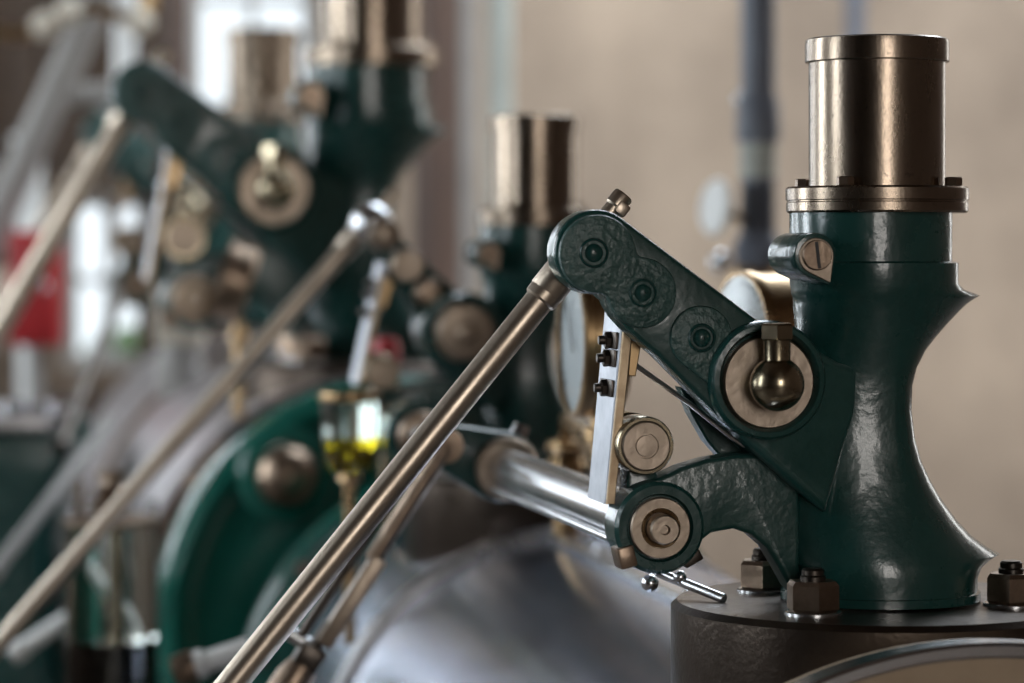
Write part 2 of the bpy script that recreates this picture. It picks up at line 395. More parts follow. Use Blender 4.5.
# ================================================================== valve housing
def build_housing():
    t = thing('valve_housing', HP, (0, 0, 0), 'sharply focused dark green cast valve housing with browned steel dashpot, nearest the camera', 'valve housing', 'green poppet valve housings on the steam cylinders')
    # row, left, core, right, half depth, lip on the right-hand side
    SEC = [(212, 793, 871, 947, 79, 0), (261, 793, 871, 947, 79, 0), (263, 792, 872, 953, 83, 0), (284, 794, 872, 953, 83, 0), (290, 795, 872, 954, 82, 7), (294, 795, 873, 955, 81, 19), (296, 796, 873, 955, 80, 24), (299, 797, 873, 953, 79, 20),
           (304, 797, 873, 951, 77, 14), (311, 797, 873, 947, 75, 10), (325, 798, 874, 937, 72, 6), (338, 797, 874, 927, 69, 4), (350, 795, 874, 919, 66, 2), (367, 790, 874, 911, 63, 0), (385, 785, 874, 906, 62, 0), (410, 780, 874, 905, 62, 0),
           (440, 777, 875, 909, 63, 0), (460, 775, 875, 915, 66, 0), (480, 774, 876, 924, 70, 0), (500, 773, 877, 935, 75, 1), (520, 773, 878, 947, 81, 4), (538, 774, 879, 958, 87, 10), (550, 776, 880, 965, 91, 20),
           (557, 778, 880, 968, 93, 30), (561, 780, 880, 969, 94, 20), (568, 783, 880, 970, 95, 7), (578, 785, 880, 971, 95, 0), (591, 787, 880, 971, 95, 0), (592, 785, 880, 974, 97, 0), (600, 785, 880, 974, 97, 0)]
    b = bmesh.new(); rings = []; n = 96
    for py, xl, xc, xr, ty, lip in SEC:
        a, z = L(xl, py); c, _ = L(xr, py); cx = L(xc, py)[0]
        ring = []
        for i in range(n):
            q = 2*PI*i/n; cs, sn = math.cos(q), math.sin(q); e = .95
            hw = c-cx if cs > 0 else cx-a
            ring.append(b.verts.new((cx+hw*math.copysign(abs(cs)**e, cs)+lip*.001*max(0, cs)**5, ty*.001*math.copysign(abs(sn)**e, sn), z)))
        rings.append(ring)
    for p, q in zip(rings, rings[1:]):
        for i in range(n): b.faces.new((p[i], p[(i+1) % n], q[(i+1) % n], q[i]))
    b.faces.new(rings[0]); b.faces.new(rings[-1][::-1])
    bmesh.ops.recalc_face_normals(b, faces=b.faces)
    # bracket cheek that carries the rocker pivot
    yf = -.078
    P = [L(765+56*math.cos(a), 380-56*math.sin(a), yf) for a in [math.radians(d) for d in range(40, 236, 8)]]
    P += LL([(745, 440), (772, 464), (800, 489), (828, 513), (836, 488), (848, 452), (865, 412), (890, 374), (866, 369), (842, 363), (822, 352)], yf)
    ck_ = prism(P, yf, .02, .008, 3)
    x0, z0 = L(767, 380, yf); xr = L(830, 380, yf)[0]
    for v in ck_.verts:
        if v.co.y < -.04: v.co.y += .6*max(0, v.co.x-xr)+.06*max(0, math.hypot(v.co.x-x0, v.co.z-z0)-.07)
    obj('pivot_cheek', ck_, 'green_cast', t, ang=38)
    # lower bracket
    y2 = -.045
    P = LL([(800, 452), (735, 455), (708, 459), (682, 467), (655, 480), (634, 496), (620, 514), (615, 532), (620, 552), (634, 567), (655, 574), (676, 570),
            (690, 559), (697, 545), (712, 533), (734, 529), (752, 535), (767, 548), (779, 568), (790, 588), (800, 596)], y2)
    obj('shaft_bracket', prism(P, y2, -.012, .005, 3), 'green_cast', t, ang=38)
    body = obj('body', b, 'green', t, ang=38)
    # neck ring step
    nx = L(872, 262)[0]; cx = L(877, 200)[0]
    # dashpot flange, barrel and cap
    Z = lambda py: L(877, py)[1]
    obj('dashpot_flange', lathe([(.05, Z(213)), (.089, Z(213)), (.0905, Z(211)), (.0905, Z(203)), (.0898, Z(202)), (.0898, Z(201)), (.0912, Z(200)), (.0912, Z(189)), (.0895, Z(187)), (.05, Z(187))], (cx, 0, 0), seg=96), 'bronze_steel', t)
    obj('dashpot_barrel', lathe([(.068, Z(188)), (.0682, Z(60)), (.05, Z(60))], (cx, 0, 0), seg=96), 'bronze_steel', t)
    obj('dashpot_cap', lathe([(.067, Z(63)), (.071, Z(63)), (.0718, Z(62)), (.0718, Z(45)), (.0712, Z(40.5)), (.069, Z(39)), (0, Z(38.5))], (cx, 0, 0), seg=96), 'bronze_steel', t)
    for a in (229, 321, 49, 139):
        a = math.radians(a); p = (cx+.080*math.cos(a), .080*math.sin(a), Z(187))
        obj('flange_bolt', hexnut(p, (0, 0, 1), .0088, .009, .5), 'rust_steel', t)
    # clamp lug with slotted screw
    yl = -.088
    lug = prism(hull([(*L(815, 255, yl), .0215), (*L(829, 283, yl), .002)]), yl, .0, .002, 2)
    obj('clamp_lug', lug, 'green', t)
    lx, lz = L(815, 255, yl)
    obj('lug_face', prism(hull([(*L(816, 256, yl), .0175), (*L(829, 281, yl), .0015)]), yl-.0015, yl+.004, .0008, 1), 'tan_steel', t)
    sc = lathe([(.0148, .0), (.0148, .003), (.0138, .0045), (0, .0045)], (lx+.0012, yl-.001, lz), FWD, 32)
    o = obj('slotted_screw', sc, 'rust_steel', t)
    sb = box((0, 0, 0), (.0032, .003, .026)); sb.transform(Matrix.Translation((lx+.0012, yl-.0045, lz)) @ Matrix.Rotation(-.12, 4, 'Y'))
    obj('screw_slot', sb, 'ink', o)
    # pivot ring, faced bush, lubricator ball
    yp = -.088; px, pz = L(767, 380, yp)
    obj('pivot_ring', lathe([(.047, -.03), (.0575, -.03), (.0575, .004), (.0545, .009), (.050, .010), (.047, .004), (.046, -.01)], (px, yp, pz), FWD, 64), 'green', t)
    obj('pivot_bush', lathe([(.0455, -.02), (.0455, -.001), (.0435, .001), (.0, .001)], (px+.002, yp, pz-.002), FWD, 64), 'tan_steel', t)
    yb = yp-.030; bx, bz = L(777, 384, yb); bx2, bz0 = L(777, 364, yb); _, bz1 = L(777, 338, yb); _, bz2 = L(777, 321, yb)
    o = obj('oiler_ball', ball((bx, yb, bz), .0262), 'old_brass', t)
    obj('oiler_stem', lathe([(0, bz-.01), (.0135, bz0-.012), (.0128, bz0), (.0128, bz1-.004), (.0135, bz1), (0, bz1)], (bx, yb, 0), seg=32), 'old_brass', o)
    obj('oiler_nut', hexnut((bx, yb, bz1-.002), (0, 0, 1), .0168, bz2-bz1, .25), 'old_brass', o)
    obj('oiler_spigot', rod((bx, yb+.005, bz), (bx, yp+.004, bz), .013), 'old_brass', o)
    # lower boss: ring, faced bush
    yq = -.06; qx, qz = L(660, 528, yq)
    obj('shaft_boss', lathe([(.030, -.045), (.0445, -.045), (.0445, -.003), (.041, .001), (.033, .001), (.031, -.004), (.02, -.004)], (qx, yq, qz), FWD, 64), 'green', t)
    o = obj('shaft_bush', lathe([(.02, -.01), (.0298, -.01), (.0298, .002), (.0285, .0035), (.019, .0035), (.018, .0), (.0, .0)], (qx, yq, qz), FWD, 64), 'tan_steel', t)
    obj('bush_ring', lathe([(.0145, -.005), (.0195, -.005), (.0195, .0042), (.0185, .005), (.0158, .004), (.0145, 0)], (qx, yq, qz), FWD, 48), 'brass', o)
    # upright lever behind the boss with its roller
    P = hull([(*L(634, 470, 0), .014), (*L(645, 528, 0), .028)])
    obj('upright_lever', prism(P, -.03, .0, .003), 'green', t)
    yr = -.058; rx, rz = L(646, 446, yr)
    o = obj('roller', lathe([(0, -.10), (.0275, -.10), (.029, -.098), (.029, -.062), (.0265, -.06), (.0265, -.045), (.0285, -.044), (.0285, -.004), (.027, -.001), (.0245, -.001), (.0245, -.003), (0, -.003)], (rx, yr, rz), FWD, 48), 'old_brass', t)
    obj('roller_face', lathe([(.0245, -.003), (.0235, .0015), (.0225, .0022), (.0122, .0022), (.0118, -.0005), (.0104, -.0005), (.010, .0028), (0, .0032)], (rx, yr, rz), FWD, 48), 'tan_steel', o)
    # lock bolts under the boss
    bx_ = box((0, 0, 0), (.017, .03, .021), bev=.002)
    bx_.transform(Matrix.Translation(Vector(L3(624, 556, -.05))) @ Matrix.Rotation(-.25, 4, 'Y'))
    obj('lock_bolt', bx_, 'rust_steel', t)
    bx_ = box((0, 0, 0), (.02, .03, .012), bev=.002)
    bx_.transform(Matrix.Translation(Vector(L3(689, 557, -.04))) @ Matrix.Rotation(-.5, 4, 'Y'))
    obj('lock_bolt', bx_, 'dark_steel', t)
    # studs and nuts on the pad
    for k, (ang, tr) in enumerate(((144, .2), (235, .45), (341, .1), (62, .3))):
        a = math.radians(ang)-TH; p = Vector((.133*math.cos(a), .133*math.sin(a), 0))
        n_ = obj('stud_nut', hexnut(p+Vector((0, 0, .003)), (0, 0, 1), .0262, .029, tr), 'rust_steel', t)
        obj('washer', lathe([(0, 0), (.0275, 0), (.0275, .002), (.026, .003), (0, .003)], p, seg=32), 'steel', n_)
        obj('stud', lathe([(0, .03), (.0125, .03), (.0125, .036), (.011, .0375), (.011, .042), (.009, .044), (0, .044)], p, seg=24), 'dark_steel', n_)
    return t
house = build_housing()

# ================================================================== rocker arm on the pivot
PIV = (L(767, 380, -.05)[0], 0, L(767, 380, -.05)[1])
PIN = L3(593, 251, -.05)
def build_rocker():
    t = thing('rocker_arm', HP, PIV, 'sharply focused green rocker arm with raised pads and three domed pins, nearest the camera', 'rocker arm', 'green rocker arms')
    yf, yb = -.080, -.045
    ax, az = L(597, 252, yf); qx, qz = L(765, 380, yf)
    P = [L(597+42.5*math.cos(a), 252-42.5*math.sin(a), yf) for a in [math.radians(d) for d in range(52, 281, 6)]]
    P += LL([(606, 298), (610, 307), (616, 317), (626, 328), (640, 341), (656, 354), (690, 388), (720, 418), (760, 425), (795, 405), (805, 365), (792, 347), (755, 318)], yf)
    b = prism(P, yf, yb, .005, 3)
    obj('front_cheek', b, 'green', t, PIV)
    b = prism(hull([(*L(612, 262, .015), .034), (*L(765, 380, .015), .042)], 48), .012, .04, .004, 2)
    obj('rear_cheek', b, 'green', t, PIV)
    y1 = yf-.0055
    A = (*L(598, 254, y1), .0375); B = (*L(643, 293, y1), .0335); Cc = (*L(702, 338, y1), .0310)
    mid = ((A[0]+B[0])/2, (A[1]+B[1])/2)
    obj('raised_pad', prism(blob([A, B], .004, mid, 110), y1, yf+.004, .003, 2), 'green_rough', t, PIV)
    obj('raised_pad', prism(hull([Cc, (*L(712, 376, y1), .008)], 40), y1+.001, yf+.004, .003, 2), 'green_rough', t, PIV)
    for k, (px, py, r) in enumerate(((594, 253, .0142), (643, 293, .0135), (702, 338, .0135))):
        x, z = L(px, py, y1)
        obj('pin_head', lathe([(r+.001, -.002), (r, .0006), (r*.93, .002), (r*.86, .0015), (r*.8, -.0006), (r*.66, -.0006), (r*.5, .0022), (r*.3, .0036), (r*.12, .004), (r*.1, .002), (0, .002)], (x, y1, z), FWD, 32), 'green', t, PIV)
    # spacer that joins both cheeks by the pivot
    obj('hub', rod((PIV[0], -.05, PIV[2]), (PIV[0], .05, PIV[2]), .038, seg=40), 'green', t, PIV)
    # dark lever blade under the arm
    P = LL([(676, 386), (720, 415), (775, 432), (790, 462), (755, 470), (722, 463), (702, 440), (686, 412)], .02)
    obj('cam_blade', prism(P, .0, .025, .002, 1), 'green', t, PIV)
    obj('steel_strip', tube([L3(634, 364, -.035), L3(690, 404, -.035), L3(730, 436, -.035), L3(745, 446, -.035)], .0025, 8), 'strap', t, PIV)
    return t
rocker = build_rocker()

# ================================================================== pull rod through the rocker's end
def build_rod():
    t = thing('pull_rod', HP, PIN, 'sharply focused turned steel pull rod slanting down from the nearest rocker arm', 'rod', 'steel pull rods')
    y = -.016
    top = Vector(L3(619, 201, y)); bot = Vector(L3(250, 661, y)); d = (bot-top).normalized()
    P = lambda s: top+d*s
    obj('shank', rod(P(.05), P(1.1), .0143, seg=32), 'rod_steel', t, PIN)
    obj('split_sleeve', lathe([(0, 0), (.015, 0), (.0178, .003), (.0178, .040), (.0172, .041), (.0172, .042), (.0168, .05), (.0146, .052), (0, .052)], P(.074), d, 32), 'rod_steel', t, PIN)
    obj('upper_stub', lathe([(0, 0), (.0095, 0), (.0105, .002), (.0105, .014), (.0088, .016), (.0088, .07), (0, .07)], P(-.008), d, 24), 'rod_steel', t, PIN)
    bb = box((0, 0, 0), (.011, .013, .013), bev=.002); bb.transform(axis_mtx(P(.010)+Vector((.0075, -.006, .0)), d))
    obj('stub_clamp', bb, 'rod_steel', t, PIN)
    obj('trunnion', lathe([(0, -.028), (.027, -.028), (.027, .026), (0, .026)], (PIN[0], y, PIN[2]), FWD, 40), 'green', t, PIN)
    obj('shank_end', lathe([(0, 0), (.02, 0), (.022, .004), (.022, .07), (0, .075)], P(1.08), d, 24), 'dark_steel', t, PIN)
    return t
prod = build_rod()

# ================================================================== catch link hanging from the rocker
LKB = L3(622, 318, -.035)
def build_link():
    t = thing('catch_link', HP, LKB, 'sharply focused deep flat steel catch link with three nuts, below the nearest rocker arm', 'link', 'flat catch links')
    y0, y1 = -.042, .032
    a = Vector(L3(627, 305, y0)); c = Vector(L3(609, 504, y0))
    wd = .0043
    b = prism([(a.x-wd, a.z), (a.x+wd, a.z), (c.x+wd, c.z), (c.x-wd, c.z)][::-1], y0, y1, .0012, 1)
    obj('bar', b, 'link_steel', t, LKB)
    b = prism([(a.x-wd*1.0, a.z-.02), (a.x+wd*1.15, a.z-.02), (c.x+wd*1.15, c.z), (c.x-wd*.8, c.z)][::-1], y0-.004, y0, .0008, 1)
    obj('reflection_strip', b, 'tan_reflection', t, LKB)  # thin strip coloured like the reflection on the bar's front edge
    for py in (341, 359, 389):
        f = (py-305)/199; x = a.x+(c.x-a.x)*f-wd; z = a.z+(c.z-a.z)*f
        for yy in (-.014,):
            n_ = obj('nut', hexnut((x, yy, z), (-1, 0, -.05), .0085, .0085, .3), 'dark_steel', t, LKB)
            obj('bolt_end', rod((x-.008, yy, z), (x-.0145, yy, z), .0045, seg=16), 'dark_steel', n_, LKB)
        obj('washer_plate', box((x-.001, -.012, z), (.003, .05, .0165), bev=.0008), 'dark_steel', t, LKB)
    obj('brass_block', prism(LL([(630, 328), (641, 338), (638, 352), (634, 376), (626, 376), (628, 350)], -.03), -.038, -.005, .001, 1), 'brass', t, LKB)
    obj('block_nut', hexnut((a.x+(c.x-a.x)*.43+wd, -.02, a.z+(c.z-a.z)*.43), (1, 0, 0), .0075, .006), 'steel', t, LKB)
    return t
link = build_link()

# ------------------------------------------------------------------ the other three gears are copies
def rot_about(p, c, ang):
    q = Matrix.Rotation(ang, 4, 'Y') @ (Vector(p)-Vector(c)); return Vector(c)+q
def build_crank():
    t = thing('bell_crank', HP2, PIV, 'blurred dark bell crank with steel ball head, on the second housing', 'rocker arm')
    pn = Vector(PIN); pv = Vector(PIV); ax = (pn-pv); mid = lambda f, dy=0: (pv.x+ax.x*f, dy, pv.z+ax.z*f)
    P = hull([(pv.x, pv.z, .045), (*mid(.95)[::2], .016)])
    obj('arm', prism(P, -.04, -.012, .004, 2), 'green', t, PIV)
    obj('ball_head', ball((pn.x, -.03, pn.z), .034), 'steel', t, PIV)
    obj('head_knob', lathe([(0, -.02), (.024, -.02), (.026, 0), (.024, .03), (.012, .036), (0, .036)], mid(.9, -.05), FWD, 32), 'tan_steel', t, PIV)
    obj('arm_bolt', lathe([(0, -.03), (.026, -.03), (.026, .012), (.022, .016), (0, .016)], mid(.62, -.05), FWD, 32), 'tan_steel', t, PIV)
    obj('arm_bolt', lathe([(0, -.03), (.024, -.03), (.024, .01), (.015, .02), (0, .022)], mid(.36, -.05), FWD, 32), 'rust_steel', t, PIV)
    obj('pivot_ring', lathe([(.046, -.03), (.062, -.03), (.062, .004), (.058, .01), (.048, .012), (.046, 0)], (PIV[0], -.085, PIV[2]), FWD, 48), 'green', t, PIV)
    cp = obj('pivot_cap', lathe([(0, 0), (.044, 0), (.044, .014), (.04, .018), (.016, .02), (.012, .026), (0, .028)], (PIV[0], -.085, PIV[2]), FWD, 48), 'tan_steel', t, PIV)
    return t
crank = build_crank()
def gear(fr, rang, rodang, lang, names):
    h = dup(house, fr, (0, 0, 0), names[0], skip=('oiler_ball',) if names[1] is None else ())
    if names[1]: dup(rocker, fr, PIV, names[1], rang)
    else: crank.matrix_world = fr.m @ Matrix.Translation(Vector(PIV)) @ Matrix.Rotation(rang, 4, 'Y')
    dup(prod, fr, rot_about(PIN, PIV, rang), names[2], rodang); dup(link, fr, rot_about(LKB, PIV, rang), names[3], lang)
gear(HP2, math.radians(15), math.radians(2), math.radians(7),
     ('blurred green valve housing with dashpot at the far end of the near cylinder', None,
      'long blurred steel rod crossing in front of the glass oil jar', 'bright flat link above the sight glass of yellow oil'))
gear(LP, math.radians(0), math.radians(-9), math.radians(4),
     ('large blurred green valve housing whose dashpot is cut off by the top of the picture', 'large blurred green rocker arm in the upper left, on the big housing',
      'thick blurred rod falling to the left edge below the big rocker arm', 'blurred slanting link below the big rocker arm in the upper left'))
gear(LP2, math.radians(4), math.radians(-7), math.radians(3),
     ('farthest green valve housing with short bronze dashpot in front of the bright window', 'farthest green rocker arm, half hidden behind the big one',
      'thinner of the two blurred rods at the left edge', 'farthest catch link, mostly hidden behind the big valve gear'))

# ================================================================== lay shaft along the near cylinder
QX, QZ = L(660, 528, -.06)
ls = thing('lay_shaft', HP, (QX, 0, QZ), 'polished steel lay shaft running back beside the near cylinder', 'shaft')
B0 = (QX, 0, QZ)
obj('shaft', rod((QX, .035, QZ), (QX, LEN+.25, QZ), .0245, seg=40), 'steel', ls, B0)
obj('shaft_end', lathe([(0, 0), (.0145, 0), (.0145, .018), (.013, .0195), (.005, .0195), (.004, .014), (0, .014)], (QX, -.062, QZ), FWD, 32), 'tan_steel', ls, B0)
obj('shaft_core', rod((QX, -.06, QZ), (QX, .05, QZ), .014, seg=20), 'steel', ls, B0)
obj('guide_rail', rod((QX-.020, .04, QZ-.022), (QX-.020, .86, QZ-.022), .005, seg=12), 'steel', ls, B0)
# collar and lever part way along
yc = .70
obj('collar', lathe([(.02, 0), (.036, 0), (.039, .004), (.039, .02), (.036, .024), (.02, .024)], (QX, yc, QZ), (0, 1, 0), 40), 'tan_steel', ls, B0)
lv = obj('lever', prism(hull([(QX, QZ, .044), (QX-.078, QZ+.03, .026)]), yc+.022, yc+.075, .006, 2), 'green', ls, B0)
obj('lever_pin', lathe([(0, -.03), (.02, -.03), (.022, .0), (.02, .006), (.008, .008), (0, .006)], (QX-.078, yc+.02, QZ+.03), FWD, 32), 'rust_steel', lv, B0)
obj('set_screw', hexnut((QX+.02, yc+.045, QZ+.035), (.4, 0, 1), .011, .018), 'steel', lv, B0)
obj('collar', lathe([(.02, 0), (.034, 0), (.036, .004), (.036, .03), (.02, .03)], (QX, 1.32, QZ), (0, 1, 0), 40), 'rust_steel', ls, B0)
obj('bearing', lathe([(.02, 0), (.046, 0), (.05, .004), (.05, .08), (.046, .084), (.02, .084)], (QX, 1.36, QZ), (0, 1, 0), 40), 'green', ls, B0)

# jointed trip rod that hangs from the lever
TP = Vector((QX-.078, yc-.006, QZ+.03))
tw = HP.m @ TP
end = at(281, 700, 3.5)
tr = thing('trip_rod', Frame(tw, 0), (0, 0, 0), 'jointed brown trip rod with flat guide plate behind the near pull rod', 'rod')
d = (end-tw); ln = d.length; dn = d.normalized(); sx = Vector((0, 1, 0)).cross(dn).normalized()
Tq = lambda s, o=0: dn*(ln*s)+sx*o
obj('upper_rod', rod(Tq(0), Tq(.45), .0105, seg=16), 'rust_steel', tr)
obj('eye', lathe([(0, 0), (.02, 0), (.021, .002), (.021, .016), (0, .018)], Tq(0)+Vector((0, .01, 0)), FWD, 32), 'rust_steel', tr)
b = box((0, 0, 0), (.034, .02, ln*.34), bev=.003); b.transform(axis_mtx(Tq(.6, -.006), dn)); obj('guide_plate', b, 'tan_steel', tr)
obj('side_rod', rod(Tq(.36, .022), Tq(.8, .022), .0065, seg=12), 'dark_steel', tr)
obj('lower_rod', rod(Tq(.7), Tq(.9), .009, seg=16), 'dark_steel', tr)
b = box((0, 0, 0), (.034, .034, .03), bev=.004); b.transform(axis_mtx(Tq(.83), dn)); obj('clevis', b, 'dark_steel', tr)
obj('socket', lathe([(0, 0), (.018, 0), (.024, .02), (.028, ln*.4), (0, ln*.4)], Tq(.86), dn, 24), 'rust_steel', tr)
obj('cross_pin', rod(Tq(.8, .0), Tq(.8, .06), .009, seg=16), 'steel', tr)

# thin steel drain rod with balls lying over the cladding beside the pad
dr = thing('drain_rod', HP, (-.2, 0, 0), 'thin steel rod with little ball joints just left of the near pad', 'rod')
p0 = Vector(L3(632, 562, .10)); p1 = Vector(L3(712, 594, .02))
obj('rod', rod(p0, p1+(p1-p0)*.15, .0052, seg=12), 'steel', dr, (-.2, 0, 0))
obj('ball_joint', ball(Vector(L3(650, 583, .05)), .009, 20), 'steel', dr, (-.2, 0, 0))
obj('ball_stem', rod(Vector(L3(650, 583, .05)), Vector(L3(655, 571, .07)), .004, seg=10), 'steel', dr, (-.2, 0, 0))
obj('ball_joint', ball(Vector(L3(680, 577, .05)), .007, 20), 'steel', dr, (-.2, 0, 0))

# ================================================================== pressure gauges
def gauge(c, n, r, label, stem, cat='gauge', dep=.055, cm='brass'):
    n = Vector(n).normalized(); c = Vector(c)
    t = thing('pressure_gauge', Frame(c-Vector((0, 0, r)), 0), (0, 0, 0), label, cat, 'brass pressure gauges')
    o_ = Vector((0, 0, r))
    obj('case', lathe([(0, -dep), (r*.9, -dep), (r*.97, -dep+.005), (r*.97, -.012), (r, -.01), (r, 0), (r*.97, .004), (r*.93, .004), (r*.92, -.004), (0, -.004)], o_, n, 64), cm, t)
    di = obj('dial', lathe([(r*.92, -.002), (0, -.002)], o_, n, 48), 'dial', t)
    m4 = axis_mtx(o_, n)
    tk = bmesh.new()
    for k in range(25):
        a = math.radians(-45+k*11.25); q = r*.8; lnn = r*(.12 if k % 4 == 0 else .07)
        box((q*math.cos(a), q*math.sin(a), 0), (lnn, r*.018, .001), a, bm=tk)
    tk.transform(m4); obj('scale_marks', tk, 'ink', di)
    nd = box((r*.25, 0, .002), (r*.8, r*.03, .0015)); nd.transform(m4 @ Matrix.Rotation(2.2, 4, 'Z')); obj('needle', nd, 'ink', di)
    obj('glass', lathe([(r*.93, .002), (0, .0022), (0, .0035), (r*.93, .0035)], o_, n, 48), 'pane', t)
    back = -n*(dep+.0)
    obj('stem', rod(o_+back*.6+Vector((0, 0, -r*.92)), o_+back*.6+Vector((0, 0, -r-stem)), .011, seg=16), 'brass', t)
    obj('union_nut', hexnut(o_+back*.6+Vector((0, 0, -r-.03)), (0, 0, 1), .018, .02), 'brass', t)
    return t
gauge(at(742, 338, 3.42), (-.93, -.37, 0), .080, 'brass pressure gauge behind the near rocker arm, beside the near housing', .225)
g2 = at(573, 342, 3.45)
g2o = gauge(g2, (-.985, -.175, 0), .091, 'brass pressure gauge edge-on behind the near catch link', .05)
# turned brass cock below the second gauge
ck = at(566, 487, 4.2)
q0 = Vector((.0325, .006, -.045)); q1 = ck-(g2-Vector((0, 0, .091)))+Vector((0, 0, .08))
obj('feed_pipe', tube([q0, q0+Vector((0, .01, -.02)), q0+Vector((0, .05, -.028)), q0.lerp(q1, .5)+Vector((0, 0, .012)), q1+Vector((0, -.05, .022)), q1+Vector((0, -.01, .014)), q1+Vector((0, 0, -.015))], .009, 12), 'brass', g2o)
t = thing('brass_cock', Frame(ck, 0), (0, 0, 0), 'turned brass drain cock on the near cylinder beyond the lay shaft', 'valve')
obj('body', lathe([(0, -.068), (.018, -.068), (.018, -.04), (.026, -.035), (.026, -.01), (.014, .0), (.014, .008), (.024, .016), (.028, .03), (.024, .042), (.012, .048), (0, .05)], seg=32), 'brass', t)
obj('bonnet', lathe([(0, .046), (.022, .048), (.029, .056), (.027, .066), (.012, .07), (0, .07)], seg=32), 'brass', t)
obj('side_spout', rod((0, 0, -.015), (.06, -.01, -.03), .012, seg=16), 'brass', t)

# ================================================================== oil cup and oil jar
oc = at(350, 397, 4.35); r = .046
t = thing('sight_oiler', Frame(oc, 0), (0, 0, 0), 'small glass oiler half full of yellow oil with brass rim', 'oil cup')
obj('rim', lathe([(r*.8, -.006), (r, -.006), (r*1.04, 0), (r*1.02, .006), (r*.85, .008), (r*.8, .004)], seg=40), 'brass', t)
obj('glass', lathe([(r*.88, 0), (r*.93, 0), (r*.93, -.07), (r*.86, -.09), (r*.62, -.108), (r*.3, -.116), (0, -.118), (0, -.114), (r*.28, -.112), (r*.58, -.104), (r*.81, -.087), (r*.88, -.069), (r*.88, 0)], seg=40), 'cup_glass', t)
obj('oil', lathe([(0, -.060), (r*.9, -.060), (r*.9, -.0695), (r*.83, -.0885), (r*.6, -.106), (r*.29, -.114), (0, -.116)], seg=40), 'oil', t)
obj('stem', lathe([(0, -.117), (.016, -.117), (.018, -.124), (.009, -.13), (.009, -.37), (0, -.37)], seg=20), 'brass', t)
ob = at(346, 372, 4.35)

lj = at(112, 522, 4.85); r = .077
t = thing('oil_jar', Frame(lj-Vector((0, 0, .36)), 0), (0, 0, 0), 'tall glass lubricator jar with brown lid and dark oil at the bottom', 'lubricator')
obj('glass', lathe([(r-.004, .36), (r, .36), (r, 0), (0, 0), (0, .004), (r-.004, .004), (r-.004, .36)], seg=48), 'glass', t)
obj('oil', lathe([(0, .005), (r-.0045, .005), (r-.0045, .165), (0, .165)], seg=48), 'dark_oil', t)
lid = obj('lid', lathe([(0, .356), (r*1.02, .356), (r*1.08, .36), (r*1.08, .366), (r*.9, .372), (.035, .376), (0, .376)], seg=48), 'rust_steel', t)
obj('knob', lathe([(0, .372), (.028, .372), (.030, .39), (.022, .395), (.026, .405), (.028, .415), (.016, .425), (.014, .432), (.026, .438), (.026, .446), (0, .448)], seg=32), 'rust_steel', lid)
for a in (0, 2.3, 3.6): obj('lid_screw', lathe([(0, .36), (.008, .36), (.008, .395), (0, .398)], (r*.88*math.cos(a), r*.88*math.sin(a), 0), seg=12), 'steel', lid)
obj('feed_tube', rod((.004, 0, .02), (.004, 0, .37), .007, seg=12), 'old_brass', t)
obj('feed_tube', rod((-.05, -.02, .02), (-.05, -.02, .43), .005, seg=12), 'rust_steel', t)
obj('base_plate', lathe([(0, -.03), (r*1.2, -.03), (r*1.2, -.004), (r*1.1, 0), (0, 0)], seg=40), 'green', t)
obj('pedestal', lathe([(0, -.03), (.04, -.03), (.04, -(lj.z-.36)+.03), (.12, -(lj.z-.36)+.02), (.12, -(lj.z-.36)), (0, -(lj.z-.36))], seg=32), 'green', t)

# ================================================================== the far, larger cylinder
AX3 = .78-O3.z; R3 = .50
F3 = Frame(O3, TH3)
bc = thing('large_steam_cylinder', F3, (0, 0, 0), 'large blurred steam cylinder with brownish grey cladding at left', 'cylinder')
obj('cladding_sheet', lathe([(R3-.012, 0), (R3, .006), (R3, 1.6), (R3-.012, 1.606)], (0, -.3, AX3), (0, 1, 0), 96), 'lagging_big', bc)
obj('cladding_sheet', lathe([(R3-.012, 0), (R3, .006), (R3, 1.5), (R3-.012, 1.506)], (0, 1.36, AX3), (0, 1, 0), 96), 'lagging_big', bc)
obj('cladding_band', lathe([(R3-.01, 0), (R3+.012, 0), (R3+.012, .055), (R3-.01, .055)], (0, 1.305, AX3), (0, 1, 0), 96), 'rust_steel', bc)
cv = obj('end_cover', lathe([(.3, .14), (.41, .14), (.43, .13), (.438, .10), (.438, .06), (.43, .035), (.405, .022), (.385, .03), (.36, .055), (.28, .07), (.16, .04), (0, .035)], (0, -.44, .835-O3.z), (0, 1, 0), 96), 'green_cover', bc)
for k in range(14):
    a = 2*PI*k/14+.2
    obj('cover_nut', hexnut((.47*math.cos(a), -.30, AX3+.47*math.sin(a)), FWD, .02, .03), 'rust_steel', bc)
hubw = at(287, 476, 5.13); hl = F3.m.inverted() @ hubw
obj('hub_ring', lathe([(.0, -.06), (.09, -.06), (.088, -.01), (.075, .0), (.055, .004), (0, .004)], (hl.x, hl.y, hl.z), FWD, 48), 'green_cover', cv)
obj('hub_cap', lathe([(0, 0), (.055, 0), (.056, .012), (.05, .03), (.034, .045), (.015, .052), (0, .053)], (hl.x, hl.y, hl.z), FWD, 48), 'rust_steel', cv)
for y in (0, LEN3):
    obj('valve_pad', lathe([(0, -.2), (.28, -.2), (.28, -.008), (.272, 0), (0, 0)], (0, y, 0), (0, 0, 1), 64), 'pad', bc)
for y in (.3, 2.1):
    obj('support_foot', prism([(-.42, -O3.z), (.42, -O3.z), (.36, -1.0), (.3, -.72), (-.3, -.72), (-.36, -1.0)], y-.1, y+.1, .01), 'green', bc)

